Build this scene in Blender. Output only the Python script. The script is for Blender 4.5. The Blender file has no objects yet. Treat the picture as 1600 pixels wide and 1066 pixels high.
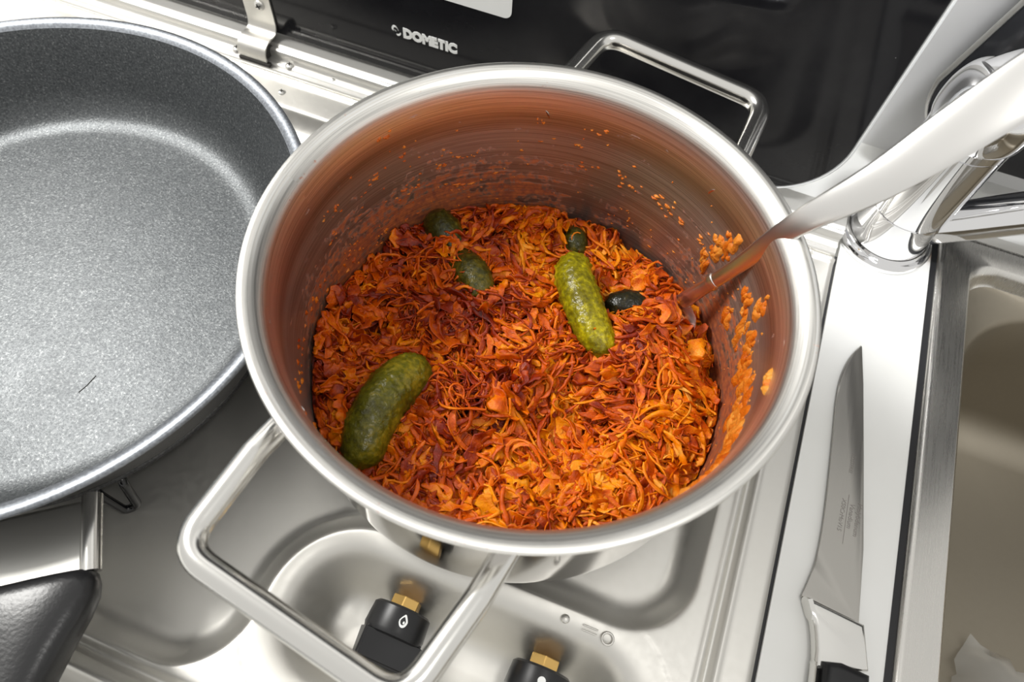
import bpy, bmesh, math, random
import numpy as np
from mathutils import Vector, Matrix

random.seed(7)
rng = np.random.default_rng(11)
S = bpy.context.scene
COL = S.collection
PI = math.pi

# ------------------------------------------------------------------ camera
# metres; origin on the hob plate under the pot's axis, +x along the hob, +y to the glass lid
cd = bpy.data.cameras.new('camera')
cam = bpy.data.objects.new('camera', cd)
COL.objects.link(cam)
R_ = Matrix(((0.93119758, -0.34091484, 0.12902769),
             (0.36049797, 0.80890672, -0.46444712),
             (0.05396555, 0.47900625, 0.87615109)))
cam.matrix_world = Matrix.Translation((0.03763, -0.15310, 0.34073)) @ R_.to_4x4()
cd.sensor_width = 36.0
cd.lens = 1102.17 / 1600 * 36
cd.clip_start = 0.01
cd.dof.use_dof = True
cd.dof.focus_distance = 0.345
cd.dof.aperture_fstop = 11.0
S.camera = cam

# ------------------------------------------------------------------ light
S.view_settings.view_transform = 'Standard'
S.view_settings.look = 'None'
S.view_settings.exposure = 0.0
S.view_settings.gamma = 1.0
S.view_settings.use_curve_mapping = False
W = bpy.data.worlds.new('world')
S.world = W
W.use_nodes = True
W.node_tree.nodes['Background'].inputs[0].default_value = (1.0, 0.985, 0.95, 1)
W.node_tree.nodes['Background'].inputs[1].default_value = 0.78


def area(name, loc, target, sx, sy, power, col=(1, 1, 1)):
    l = bpy.data.lights.new(name, 'AREA')
    l.shape = 'RECTANGLE'
    l.size, l.size_y, l.energy, l.color = sx, sy, power, col
    o = bpy.data.objects.new(name, l)
    COL.objects.link(o)
    o.location = loc
    o.rotation_euler = (Vector(target) - Vector(loc)).to_track_quat('-Z', 'Y').to_euler()
    return o


area('cabin_window_light', (-0.84, 0.06, 0.95), (-0.05, 0.02, 0), 0.30, 0.30, 14.0, (1.0, 0.985, 0.95))
sl_ = bpy.data.lights.new('shelf_spot_light', 'SPOT')
sl_.energy, sl_.spot_size, sl_.spot_blend, sl_.shadow_soft_size, sl_.color = 7.0, math.radians(44), 0.7, 0.025, (0.97, 0.98, 1.0)
so_ = bpy.data.objects.new('shelf_spot_light', sl_)
COL.objects.link(so_)
so_.location = (0.215, 0.105, 0.56)
so_.rotation_euler = (Vector((0.195, 0.245, 0.075)) - so_.location).to_track_quat('-Z', 'Y').to_euler()
area('ceiling_lamp_light', (0.24, -0.16, 0.75), (0.2, 0.2, 0.03), 0.10, 0.10, 0.9, (1.0, 0.985, 0.95))

# ------------------------------------------------------------------ helpers


def mat(name, color=(0.8, 0.8, 0.8), rough=0.5, metal=0.0, **kw):
    m = bpy.data.materials.new(name)
    m.use_nodes = True
    b = m.node_tree.nodes['Principled BSDF']
    b.inputs['Base Color'].default_value = (*color, 1)
    b.inputs['Roughness'].default_value = rough
    b.inputs['Metallic'].default_value = metal
    for k, v in kw.items():
        b.inputs[k.replace('_', ' ')].default_value = v
    return m


def nd(m, kind, **kw):
    n = m.node_tree.nodes.new(kind)
    for k, v in kw.items():
        if k.startswith('i_'):
            n.inputs[k[2:].replace('_', ' ')].default_value = v
        else:
            setattr(n, k, v)
    return n


def lk(m, a, b):
    m.node_tree.links.new(a, b)


def bsdf(m):
    return m.node_tree.nodes['Principled BSDF']


def ramp(m, fac, stops):
    r = nd(m, 'ShaderNodeValToRGB')
    e = r.color_ramp.elements
    while len(e) < len(stops):
        e.new(0.5)
    for el, (p, c) in zip(e, stops):
        el.position = p
        el.color = (*c, 1) if len(c) == 3 else c
    lk(m, fac, r.inputs[0])
    return r.outputs[0]


def coords(m, scale=(1, 1, 1), kind='Object'):
    t = nd(m, 'ShaderNodeTexCoord')
    mp = nd(m, 'ShaderNodeMapping')
    mp.inputs['Scale'].default_value = scale
    lk(m, t.outputs[kind], mp.inputs[0])
    return mp.outputs[0]


def noise(m, vec, scale, detail=2.0, rough=0.5):
    n = nd(m, 'ShaderNodeTexNoise')
    n.inputs['Scale'].default_value = scale
    n.inputs['Detail'].default_value = detail
    n.inputs['Roughness'].default_value = rough
    lk(m, vec, n.inputs['Vector'])
    return n.outputs['Fac']


def bump(m, height, strength, dist=0.001):
    b = nd(m, 'ShaderNodeBump')
    b.inputs['Strength'].default_value = strength
    b.inputs['Distance'].default_value = dist
    lk(m, height, b.inputs['Height'])
    lk(m, b.outputs[0], bsdf(m).inputs['Normal'])


def mth(m, op, a, b=None, c=None, clamp=False):
    n = nd(m, 'ShaderNodeMath', operation=op, use_clamp=clamp)
    for i, v in enumerate((a, b, c)):
        if v is None:
            continue
        if isinstance(v, (int, float)):
            n.inputs[i].default_value = v
        else:
            lk(m, v, n.inputs[i])
    return n.outputs[0]


def sstep(m, v, lo, hi):
    n = nd(m, 'ShaderNodeMapRange', interpolation_type='SMOOTHSTEP')
    n.inputs['From Min'].default_value = lo
    n.inputs['From Max'].default_value = hi
    lk(m, v, n.inputs['Value'])
    return n.outputs[0]


def link(name, me, m=None, parent=None, smooth=True, angle=None):
    o = bpy.data.objects.new(name, me)
    COL.objects.link(o)
    if m is not None:
        for mm in (m if isinstance(m, (list, tuple)) else [m]):
            me.materials.append(mm)
    if parent is not None:
        o.parent = parent
    if smooth and me.polygons:
        me.polygons.foreach_set('use_smooth', [True] * len(me.polygons))
        if angle:
            me.set_sharp_from_angle(angle=math.radians(angle))
    return o


def mesh(name, v, f, m=None, parent=None, smooth=True, angle=None):
    me = bpy.data.meshes.new(name)
    me.from_pydata([tuple(map(float, p)) for p in v], [], f)
    me.update()
    bm = bmesh.new()
    bm.from_mesh(me)
    bmesh.ops.recalc_face_normals(bm, faces=bm.faces)
    bm.to_mesh(me)
    bm.free()
    return link(name, me, m, parent, smooth, angle)


def frombm(name, bm, m=None, parent=None, smooth=True, angle=None):
    bmesh.ops.recalc_face_normals(bm, faces=bm.faces)
    me = bpy.data.meshes.new(name)
    bm.to_mesh(me)
    bm.free()
    return link(name, me, m, parent, smooth, angle)


def npmesh(name, v, f, m=None, parent=None, smooth=True):
    """quads or tris from numpy arrays"""
    me = bpy.data.meshes.new(name)
    k = f.shape[1]
    me.vertices.add(len(v))
    me.vertices.foreach_set('co', v.astype(np.float32).ravel())
    me.loops.add(f.size)
    me.loops.foreach_set('vertex_index', f.astype(np.int32).ravel())
    me.polygons.add(len(f))
    me.polygons.foreach_set('loop_start', np.arange(0, f.size, k, dtype=np.int32))
    me.update(calc_edges=True)
    return link(name, me, m, parent, smooth)


def empty(name, loc=(0, 0, 0)):
    o = bpy.data.objects.new(name, None)
    o.empty_display_size = 0.02
    COL.objects.link(o)
    o.location = loc
    bpy.context.view_layer.update()
    return o


def tag(o, label, cat, group=None):
    o['label'] = label
    o['category'] = cat
    if group:
        o['group'] = group
    return o


def struct(o):
    o['kind'] = 'structure'
    return o


def under(parent):
    """move parts made in world coordinates under an Empty without shifting them"""
    for c in parent.children:
        c.location = Vector(c.location) - Vector(parent.location)


def lathe(name, prof, m, parent=None, seg=96, centre=(0, 0, 0), angle=None, closed=False):
    v, f = [], []
    n = len(prof)
    for i in range(seg):
        a = 2 * PI * i / seg
        for r, z in prof:
            v.append((centre[0] + r * math.cos(a), centre[1] + r * math.sin(a), centre[2] + z))
    for i in range(seg):
        j = (i + 1) % seg
        for k in range(n if closed else n - 1):
            l = (k + 1) % n
            f.append((i * n + k, j * n + k, j * n + l, i * n + l))
    me = bpy.data.meshes.new(name)
    me.from_pydata(v, [], f)
    bm = bmesh.new()
    bm.from_mesh(me)
    bmesh.ops.remove_doubles(bm, verts=bm.verts, dist=1e-6)
    bmesh.ops.recalc_face_normals(bm, faces=bm.faces)
    bm.to_mesh(me)
    bm.free()
    return link(name, me, m, parent, True, angle)


def smoothprof(pts, n=4):
    """Catmull-Rom through profile points"""
    P = [Vector((*p, 0)) if len(p) == 2 else Vector(p) for p in pts]
    out = []
    for i in range(len(P) - 1):
        p0, p1, p2, p3 = P[max(i - 1, 0)], P[i], P[i + 1], P[min(i + 2, len(P) - 1)]
        for k in range(n):
            t = k / n
            out.append(0.5 * ((2 * p1) + (p2 - p0) * t + (2 * p0 - 5 * p1 + 4 * p2 - p3) * t * t + (3 * p1 - p0 - 3 * p2 + p3) * t ** 3))
    out.append(P[-1])
    return [tuple(p[:len(pts[0])]) for p in out]


def fillet(pts, r, n=8):
    """round the inner corners of a polyline"""
    P = [Vector(p) for p in pts]
    out = [P[0]]
    for i in range(1, len(P) - 1):
        a, b, c = P[i - 1], P[i], P[i + 1]
        u, w = (a - b).normalized(), (c - b).normalized()
        ang = u.angle(w)
        d = min(r / math.tan(ang / 2), 0.49 * (a - b).length, 0.49 * (c - b).length)
        p, q = b + u * d, b + w * d
        for k in range(n + 1):
            t = k / n
            out.append(p * (1 - t) ** 2 + b * 2 * t * (1 - t) + q * t * t)
    out.append(P[-1])
    return out


def tube(name, pts, rad, m, parent=None, seg=16, up=None, flat=1.0, angle=None, caps=True):
    """sweep an ellipse; rad a number, list or list of (rx, ry)"""
    P = [Vector(p) for p in pts]
    n = len(P)
    v, f = [], []
    ref = Vector(up) if up else None
    prev = None
    for i, p in enumerate(P):
        t = (P[min(i + 1, n - 1)] - P[max(i - 1, 0)]).normalized()
        if ref is not None:
            s = t.cross(ref).normalized()
        else:
            if prev is None:
                s = t.cross(Vector((0, 0, 1)))
                if s.length < 1e-3:
                    s = t.cross(Vector((1, 0, 0)))
                s.normalize()
            else:
                s = (prev - t * prev.dot(t)).normalized()
            prev = s
        b = s.cross(t).normalized()
        r = rad[i] if isinstance(rad, (list, tuple)) else rad
        rx, ry = r if isinstance(r, (list, tuple)) else (r, r * flat)
        for k in range(seg):
            a = 2 * PI * k / seg
            v.append(p + s * rx * math.cos(a) + b * ry * math.sin(a))
    for i in range(n - 1):
        for k in range(seg):
            l = (k + 1) % seg
            f.append((i * seg + k, i * seg + l, (i + 1) * seg + l, (i + 1) * seg + k))
    if caps:
        f.append(tuple(range(seg))[::-1])
        f.append(tuple((n - 1) * seg + k for k in range(seg)))
    return mesh(name, v, f, m, parent, True, angle or 50)


def prism(name, poly, z0, z1, m, parent=None, bevel=0.0, seg=2, mtx=None, angle=40):
    """extrude a 2-D outline between z0 and z1; mtx maps local to world"""
    bm = bmesh.new()
    a = [bm.verts.new((x, y, z0)) for x, y in poly]
    f = bm.faces.new(a)
    r = bmesh.ops.extrude_face_region(bm, geom=[f])
    for e in r['geom']:
        if isinstance(e, bmesh.types.BMVert):
            e.co.z = z1
    if bevel:
        ed = [e for e in bm.edges if abs(e.verts[0].co.z - e.verts[1].co.z) < 1e-9]
        bmesh.ops.bevel(bm, geom=ed, offset=bevel, segments=seg, affect='EDGES', profile=0.5)
    if mtx is not None:
        bmesh.ops.transform(bm, matrix=mtx, verts=bm.verts)
    return frombm(name, bm, m, parent, True, angle)


def rrect(cx, cy, hx, hy, r, n=8):
    out = []
    for sx, sy, a0 in ((1, 1, 0), (-1, 1, 90), (-1, -1, 180), (1, -1, 270)):
        for k in range(n + 1):
            a = math.radians(a0 + 90 * k / n)
            out.append((cx + sx * (hx - r) + r * math.cos(a), cy + sy * (hy - r) + r * math.sin(a)))
    return out


def loft(name, loops, m, parent=None, cap_last=True, angle=None):
    n = len(loops[0])
    v = [p for l in loops for p in l]
    f = []
    for i in range(len(loops) - 1):
        for k in range(n):
            l = (k + 1) % n
            f.append((i * n + k, i * n + l, (i + 1) * n + l, (i + 1) * n + k))
    if cap_last:
        f.append(tuple((len(loops) - 1) * n + k for k in range(n)))
    return mesh(name, v, f, m, parent, True, angle)


def text(name, body, size, m, parent, mtx, ext=0.0002, shear=0.0, bold=0.0, sx=1.0):
    cu = bpy.data.curves.new(name, 'FONT')
    cu.body, cu.size, cu.extrude, cu.shear, cu.offset = body, size, ext, shear, bold
    cu.resolution_u = 3
    o = bpy.data.objects.new(name, cu)
    COL.objects.link(o)
    dg = bpy.context.evaluated_depsgraph_get()
    me = bpy.data.meshes.new_from_object(o.evaluated_get(dg))
    bpy.data.objects.remove(o)
    bpy.data.curves.remove(cu)
    me.transform(Matrix.Diagonal((sx, 1, 1, 1)))
    me.transform(mtx)
    return link(name, me, m, parent, False)


def screw(name, loc, nrm, r, m, parent, dark):
    """pan-head screw with a cross slot"""
    q = Vector(nrm).to_track_quat('Z', 'Y').to_matrix().to_4x4()
    T = Matrix.Translation(loc) @ q
    bm = bmesh.new()
    prof = [(0, 0.55), (0.45, 0.5), (0.8, 0.33), (1, 0.1), (1, -0.1)]
    rings = []
    for pr, pz in prof[1:]:
        rings.append([bm.verts.new((r * pr * math.cos(2 * PI * k / 14), r * pr * math.sin(2 * PI * k / 14), r * pz)) for k in range(14)])
    top = bm.verts.new((0, 0, r * 0.55))
    for k in range(14):
        bm.faces.new((top, rings[0][k], rings[0][(k + 1) % 14]))
    for a, b in zip(rings, rings[1:]):
        for k in range(14):
            bm.faces.new((a[k], b[k], b[(k + 1) % 14], a[(k + 1) % 14]))
    bmesh.ops.transform(bm, matrix=T, verts=bm.verts)
    o = frombm(name, bm, m, parent)
    bm = bmesh.new()
    for ang in (0.4, 0.4 + PI / 2):
        M4 = T @ Matrix.Rotation(ang, 4, 'Z') @ Matrix.Translation((0, 0, r * 0.5)) @ Matrix.Diagonal((r * 1.0, r * 0.24, r * 0.2, 1))
        bmesh.ops.create_cube(bm, size=1.0, matrix=M4)
    return o, bm


# ------------------------------------------------------------------ materials
def steel(name, col=(0.66, 0.65, 0.62), rough=0.22, grain=(1, 60, 1), gs=40, bs=0.03, aniso=0.0, var=0.08):
    m = mat(name, col, rough, 1.0)
    v = coords(m, grain)
    n = noise(m, v, gs, 3)
    lk(m, mth(m, 'MULTIPLY_ADD', n, var * 2, rough - var), bsdf(m).inputs['Roughness'])
    if bs:
        bump(m, n, bs, 0.0005)
    if aniso:
        bsdf(m).inputs['Anisotropic'].default_value = aniso
    return m


M_hob = steel('brushed_hob_steel', (0.72, 0.705, 0.665), 0.48, (1, 1, 1), 260, 0.05, var=0.06)
M_rail = steel('aluminium_rail', (0.66, 0.65, 0.62), 0.42, (1, 60, 60), 20, 0.02)
bsdf(M_rail).inputs['Metallic'].default_value = 0.75
M_polish = mat('polished_steel', (0.76, 0.75, 0.72), 0.2, 1.0)
M_lip = mat('satin_rim_steel', (0.80, 0.79, 0.75), 0.38, 1.0)
M_chrome = mat('chrome', (0.82, 0.82, 0.83), 0.05, 1.0)
M_brass = mat('brass', (0.75, 0.48, 0.16), 0.28, 1.0)
M_black = mat('black_plastic', (0.008, 0.008, 0.009), 0.38)
M_blackgap = mat('black_seal', (0.012, 0.012, 0.014), 0.5)
M_enamel = mat('black_enamel', (0.006, 0.006, 0.007), 0.18)
M_white = mat('white_print', (0.86, 0.87, 0.86), 0.6)
M_dark = mat('dark_slot', (0.03, 0.028, 0.025), 0.7)

# white worktop laminate
M_top = mat('white_laminate', (0.86, 0.86, 0.84), 0.35)
v = coords(M_top)
lk(M_top, ramp(M_top, noise(M_top, v, 14, 4), [(0.3, (0.83, 0.83, 0.80)), (0.7, (0.88, 0.88, 0.86))]), bsdf(M_top).inputs['Base Color'])
# brown water stain on the worktop where the seal meets the tap's foot
st = nd(M_top, 'ShaderNodeVectorMath', operation='DISTANCE')
lk(M_top, v, st.inputs[0])
st.inputs[1].default_value = (0.2030, 0.1880, 0.0)
sf = mth(M_top, 'MULTIPLY', sstep(M_top, mth(M_top, 'ADD', st.outputs['Value'], mth(M_top, 'MULTIPLY', noise(M_top, v, 160, 3), 0.012)), 0.020, 0.006), 0.75)
mt_ = nd(M_top, 'ShaderNodeMix', data_type='RGBA')
lk(M_top, sf, mt_.inputs[0])
lk(M_top, bsdf(M_top).inputs['Base Color'].links[0].from_socket, mt_.inputs[6])
mt_.inputs[7].default_value = (0.42, 0.20, 0.08, 1)
lk(M_top, mt_.outputs[2], bsdf(M_top).inputs['Base Color'])
M_wall = mat('white_wall', (0.88, 0.88, 0.88), 0.55)

# glass lid: black back-printed glass with dust
M_glass = mat('black_glass', (0.010, 0.010, 0.012), 0.09, 0.0, Specular_IOR_Level=0.32)
v = coords(M_glass)
vo = nd(M_glass, 'ShaderNodeTexVoronoi', feature='F1')
vo.inputs['Scale'].default_value = 95
lk(M_glass, v, vo.inputs['Vector'])
speck = mth(M_glass, 'LESS_THAN', vo.outputs['Distance'], 0.055)
gate = mth(M_glass, 'GREATER_THAN', noise(M_glass, v, 30, 2), 0.56)
film = sstep(M_glass, noise(M_glass, v, 9, 5, 0.65), 0.45, 0.85)
fac = mth(M_glass, 'ADD', mth(M_glass, 'MULTIPLY', mth(M_glass, 'MULTIPLY', speck, gate), 0.35), mth(M_glass, 'MULTIPLY', film, 0.02), clamp=True)
mx = nd(M_glass, 'ShaderNodeMix', data_type='RGBA')
mx.inputs[6].default_value = (0.010, 0.010, 0.012, 1)
mx.inputs[7].default_value = (0.7, 0.7, 0.7, 1)
lk(M_glass, fac, mx.inputs[0])
lk(M_glass, mx.outputs[2], bsdf(M_glass).inputs['Base Color'])
lk(M_glass, mth(M_glass, 'MULTIPLY_ADD', film, 0.10, 0.06), bsdf(M_glass).inputs['Roughness'])


def lathe_steel(name, inner):
    """steel brushed round the axis; inner=True also carries the cooked-on sauce film"""
    m = mat(name, (0.70, 0.68, 0.655), 0.24, 1.0)
    t = nd(m, 'ShaderNodeTexCoord')
    sx = nd(m, 'ShaderNodeSeparateXYZ')
    lk(m, t.outputs['Object'], sx.inputs[0])
    ang = mth(m, 'ARCTAN2', sx.outputs[1], sx.outputs[0])
    cx = nd(m, 'ShaderNodeCombineXYZ')
    lk(m, mth(m, 'MULTIPLY', ang, 1.2), cx.inputs[0])
    lk(m, mth(m, 'MULTIPLY', sx.outputs[2], 1500), cx.inputs[1])
    rr = mth(m, 'SQRT', mth(m, 'ADD', mth(m, 'POWER', sx.outputs[0], 2.0), mth(m, 'POWER', sx.outputs[1], 2.0)))
    lk(m, mth(m, 'MULTIPLY', rr, 900), cx.inputs[2])
    n = noise(m, cx.outputs[0], 1.0, 3, 0.6)
    tg = nd(m, 'ShaderNodeTangent', direction_type='RADIAL', axis='Z')
    b = bsdf(m)
    lk(m, tg.outputs[0], b.inputs['Tangent'])
    b.inputs['Anisotropic'].default_value = 0.0
    b.inputs['Anisotropic Rotation'].default_value = 0.25
    base_r = mth(m, 'MULTIPLY_ADD', n, 0.14 if inner else 0.04, 0.31 if inner else 0.045)
    if inner:
        lk(m, mth(m, 'MULTIPLY', sstep(m, sx.outputs[2], 0.100, 0.085), 0.7), b.inputs['Anisotropic'])
    bump(m, n, 0.10 if inner else 0.02, 0.0004)
    if not inner:
        lk(m, base_r, b.inputs['Roughness'])
        return m
    # film: streaks that run round the wall, denser low down and at the back left / right front
    fx = nd(m, 'ShaderNodeCombineXYZ')
    lk(m, mth(m, 'MULTIPLY', ang, 2.6), fx.inputs[0])
    lk(m, mth(m, 'MULTIPLY', sx.outputs[2], 95), fx.inputs[1])
    streak = noise(m, fx.outputs[0], 1.5, 6, 0.62)
    fine = noise(m, t.outputs['Object'], 330, 3, 0.6)
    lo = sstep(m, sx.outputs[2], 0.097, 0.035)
    dl = mth(m, 'COSINE', mth(m, 'SUBTRACT', ang, math.radians(150)))
    dr = mth(m, 'COSINE', mth(m, 'SUBTRACT', ang, math.radians(5)))
    sect = mth(m, 'ADD', mth(m, 'MULTIPLY', sstep(m, dl, 0.35, 0.95), 1.0), mth(m, 'MULTIPLY', sstep(m, dr, 0.45, 0.98), 1.0), clamp=True)
    dens = mth(m, 'MULTIPLY', mth(m, 'MULTIPLY_ADD', sect, 0.75, 0.25), lo)
    s1 = mth(m, 'ADD', mth(m, 'MULTIPLY', streak, 0.62), mth(m, 'MULTIPLY', fine, 0.38))
    thr = mth(m, 'SUBTRACT', mth(m, 'ADD', s1, mth(m, 'MULTIPLY', dens, 0.24)), 0.615)
    cover = mth(m, 'MULTIPLY', thr, 14.0, clamp=True)
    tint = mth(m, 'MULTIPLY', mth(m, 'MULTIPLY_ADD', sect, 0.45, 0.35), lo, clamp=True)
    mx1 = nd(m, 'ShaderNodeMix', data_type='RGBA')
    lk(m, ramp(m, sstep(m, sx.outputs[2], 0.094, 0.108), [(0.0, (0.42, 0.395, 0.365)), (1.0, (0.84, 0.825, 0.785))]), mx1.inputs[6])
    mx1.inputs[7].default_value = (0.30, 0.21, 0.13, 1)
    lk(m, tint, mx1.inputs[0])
    mx2 = nd(m, 'ShaderNodeMix', data_type='RGBA')
    lk(m, mth(m, 'MULTIPLY', cover, 0.85), mx2.inputs[0])
    lk(m, mx1.outputs[2], mx2.inputs[6])
    lk(m, ramp(m, fine, [(0.35, (0.20, 0.022, 0.002)), (0.65, (0.46, 0.10, 0.006))]), mx2.inputs[7])
    ln = nd(m, 'ShaderNodeMix', data_type='RGBA', blend_type='MULTIPLY')
    ln.inputs[0].default_value = 1.0
    lk(m, mx2.outputs[2], ln.inputs[6])
    lk(m, ramp(m, n, [(0.32, (0.72, 0.72, 0.72)), (0.62, (1.25, 1.25, 1.25))]), ln.inputs[7])
    lk(m, ln.outputs[2], b.inputs['Base Color'])
    lk(m, mth(m, 'SUBTRACT', 1.0, mth(m, 'MULTIPLY', cover, 0.9)), b.inputs['Metallic'])
    lk(m, mth(m, 'MULTIPLY_ADD', cover, 0.1, base_r), b.inputs['Roughness'])
    return m


M_pot_in = lathe_steel('pot_inner_steel', True)
M_pot_out = lathe_steel('pot_outer_steel', False)

# pan coating: dark grey with a metallic glitter
M_coat = mat('nonstick_coating', (0.045, 0.048, 0.05), 0.42, 0.5)
v = coords(M_coat)
gl = noise(M_coat, v, 900, 2, 0.7)
sc = nd(M_coat, 'ShaderNodeTexVoronoi', feature='DISTANCE_TO_EDGE')
sc.inputs['Scale'].default_value = 14
lk(M_coat, v, sc.inputs['Vector'])
lk(M_coat, ramp(M_coat, gl, [(0.35, (0.055, 0.060, 0.064)), (0.62, (0.115, 0.122, 0.126)), (0.75, (0.26, 0.27, 0.27))]), bsdf(M_coat).inputs['Base Color'])
lk(M_coat, mth(M_coat, 'MULTIPLY_ADD', noise(M_coat, v, 30, 3), 0.12, 0.36), bsdf(M_coat).inputs['Roughness'])
bump(M_coat, gl, 0.35, 0.0004)
M_coat_out = mat('pan_outside_lacquer', (0.05, 0.05, 0.05), 0.38, 0.4)
lk(M_coat_out, ramp(M_coat_out, noise(M_coat_out, coords(M_coat_out), 900, 2, 0.7), [(0.35, (0.03, 0.03, 0.03)), (0.7, (0.085, 0.083, 0.08))]), bsdf(M_coat_out).inputs['Base Color'])
M_panlip = mat('bare_aluminium_lip', (0.42, 0.44, 0.47), 0.4, 0.75)
lk(M_panlip, ramp(M_panlip, noise(M_panlip, coords(M_panlip), 700, 2), [(0.3, (0.17, 0.18, 0.20)), (0.7, (0.30, 0.32, 0.345))]), bsdf(M_panlip).inputs['Base Color'])
M_grip = mat('black_bakelite', (0.012, 0.012, 0.013), 0.3)
bump(M_grip, noise(M_grip, coords(M_grip), 700, 2), 0.25, 0.0003)


def food(name, stops, sss=0.25, rough=0.3, bs=0.7):
    m = mat(name, (0.7, 0.15, 0.01), rough)
    b = bsdf(m)
    g = nd(m, 'ShaderNodeNewGeometry')
    v = coords(m)
    n = noise(m, v, 170, 3, 0.6)
    big = noise(m, v, 28, 2)
    f = mth(m, 'ADD', mth(m, 'MULTIPLY_ADD', g.outputs['Random Per Island'], 0.30, -0.05), mth(m, 'ADD', mth(m, 'MULTIPLY', n, 0.55), mth(m, 'MULTIPLY_ADD', big, 0.55, -0.15)))
    # shade at the pot's left painted into the colour: darker, redder left, paler right
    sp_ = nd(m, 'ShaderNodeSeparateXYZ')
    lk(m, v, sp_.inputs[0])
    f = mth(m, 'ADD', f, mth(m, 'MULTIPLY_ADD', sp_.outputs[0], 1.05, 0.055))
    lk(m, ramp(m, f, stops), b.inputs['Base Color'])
    b.inputs['Specular IOR Level'].default_value = 0.32
    b.inputs['Subsurface Weight'].default_value = sss
    b.inputs['Subsurface Radius'].default_value = (1.0, 0.35, 0.1)
    b.inputs['Subsurface Scale'].default_value = 0.0015
    bump(m, noise(m, v, 620, 4, 0.65), bs, 0.0009)
    return m


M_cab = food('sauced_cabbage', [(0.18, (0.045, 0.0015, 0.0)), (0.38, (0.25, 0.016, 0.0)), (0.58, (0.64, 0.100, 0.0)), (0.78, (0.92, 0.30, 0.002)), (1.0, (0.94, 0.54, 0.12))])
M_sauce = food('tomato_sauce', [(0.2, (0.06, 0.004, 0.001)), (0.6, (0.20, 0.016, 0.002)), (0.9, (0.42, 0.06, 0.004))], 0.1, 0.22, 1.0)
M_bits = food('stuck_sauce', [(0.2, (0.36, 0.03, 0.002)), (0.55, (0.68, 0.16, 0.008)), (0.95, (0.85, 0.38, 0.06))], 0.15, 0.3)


def gherkin_mat(name, a, b_, c):
    m = mat(name, a, 0.28, 0.0, Specular_IOR_Level=0.35)
    v = coords(m)
    f = mth(m, 'ADD', mth(m, 'MULTIPLY', noise(m, v, 60, 3), 0.55), mth(m, 'MULTIPLY', noise(m, v, 420, 2), 0.45))
    lk(m, ramp(m, f, [(0.36, a), (0.52, b_), (0.66, c)]), bsdf(m).inputs['Base Color'])
    bump(m, noise(m, v, 520, 2), 0.7, 0.0008)
    bsdf(m).inputs['Subsurface Weight'].default_value = 0.1
    bsdf(m).inputs['Subsurface Radius'].default_value = (0.6, 0.6, 0.1)
    bsdf(m).inputs['Subsurface Scale'].default_value = 0.002
    return m


# ------------------------------------------------------------------ setting
def box(name, lo, hi, m, parent=None, bevel=0.0):
    bm = bmesh.new()
    c = [(a + b) / 2 for a, b in zip(lo, hi)]
    s = [b - a for a, b in zip(lo, hi)]
    bmesh.ops.create_cube(bm, size=1, matrix=Matrix.Translation(c) @ Matrix.Diagonal((*s, 1)))
    if bevel:
        bmesh.ops.bevel(bm, geom=bm.edges[:], offset=bevel, segments=2, affect='EDGES')
    return frombm(name, bm, m, parent, True, 40)


struct(box('wall_back', (-1.1, 0.262, -0.2), (1.0, 0.28, 0.75), M_wall))
# worktop: slab with cut-outs kept simple - three strips round hob and sink
wt = bmesh.new()
for lo, hi in (((0.1495, -0.45, -0.03), (0.2040, 0.262, 0.0)), ((-1.1, 0.191, -0.03), (0.1495, 0.262, 0.0)),
               ((0.204, 0.215, -0.03), (1.0, 0.262, 0.0)), ((-1.1, -0.45, -0.03), (0.1495, -0.2085, 0.0)), ((-1.1, -0.2085, -0.03), (-0.47, 0.191, 0.0)),
               ((0.204, -0.45, -0.03), (1.0, -0.36, 0.0)), ((0.62, -0.36, -0.03), (1.0, 0.215, 0.0))):
    c = [(a + b) / 2 for a, b in zip(lo, hi)]
    s = [b - a for a, b in zip(lo, hi)]
    bmesh.ops.create_cube(wt, size=1, matrix=Matrix.Translation(c) @ Matrix.Diagonal((*s, 1)))
struct(frombm('worktop', wt, M_top, None, False))
struct(box('trim_1', (0.1476, -0.45, -0.02), (0.1497, 0.16, -0.0014), M_blackgap))
struct(box('trim_2', (0.2036, -0.45, -0.02), (0.2072, 0.2, 0.0004), M_blackgap))
# vertical aluminium profile on the wall beside the lid
struct(box('trim_3', (0.1300, 0.2300, 0.030), (0.1345, 0.2625, 0.60), M_rail, None, 0.0012))

# ------------------------------------------------------------------ hob
hob = tag(empty('gas_hob', (-0.16, -0.02, 0.0)), 'built-in stainless steel gas hob with pressed burner wells and a sunken knob tray', 'hob')


def rbox(x, y, x0, x1, y0, y1, r):
    qx = np.abs(x - (x0 + x1) / 2) - (x1 - x0) / 2 + r
    qy = np.abs(y - (y0 + y1) / 2) - (y1 - y0) / 2 + r
    return np.hypot(np.maximum(qx, 0), np.maximum(qy, 0)) + np.minimum(np.maximum(qx, qy), 0) - r


def smax(a, b, k):
    h = np.clip(0.5 + 0.5 * (a - b) / k, 0, 1)
    return b * (1 - h) + a * h + k * h * (1 - h)


def rampf(t, e0, e1):
    s0 = 0.5 * (t + np.sqrt(t * t + e0 * e0))
    s1 = 0.5 * ((t - 1) + np.sqrt((t - 1) ** 2 + e1 * e1))
    return s0 - s1 - (0.5 * (-6 + math.sqrt(36 + e0 * e0)) - 0.5 * (-7 + math.sqrt(49 + e1 * e1)))


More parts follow.
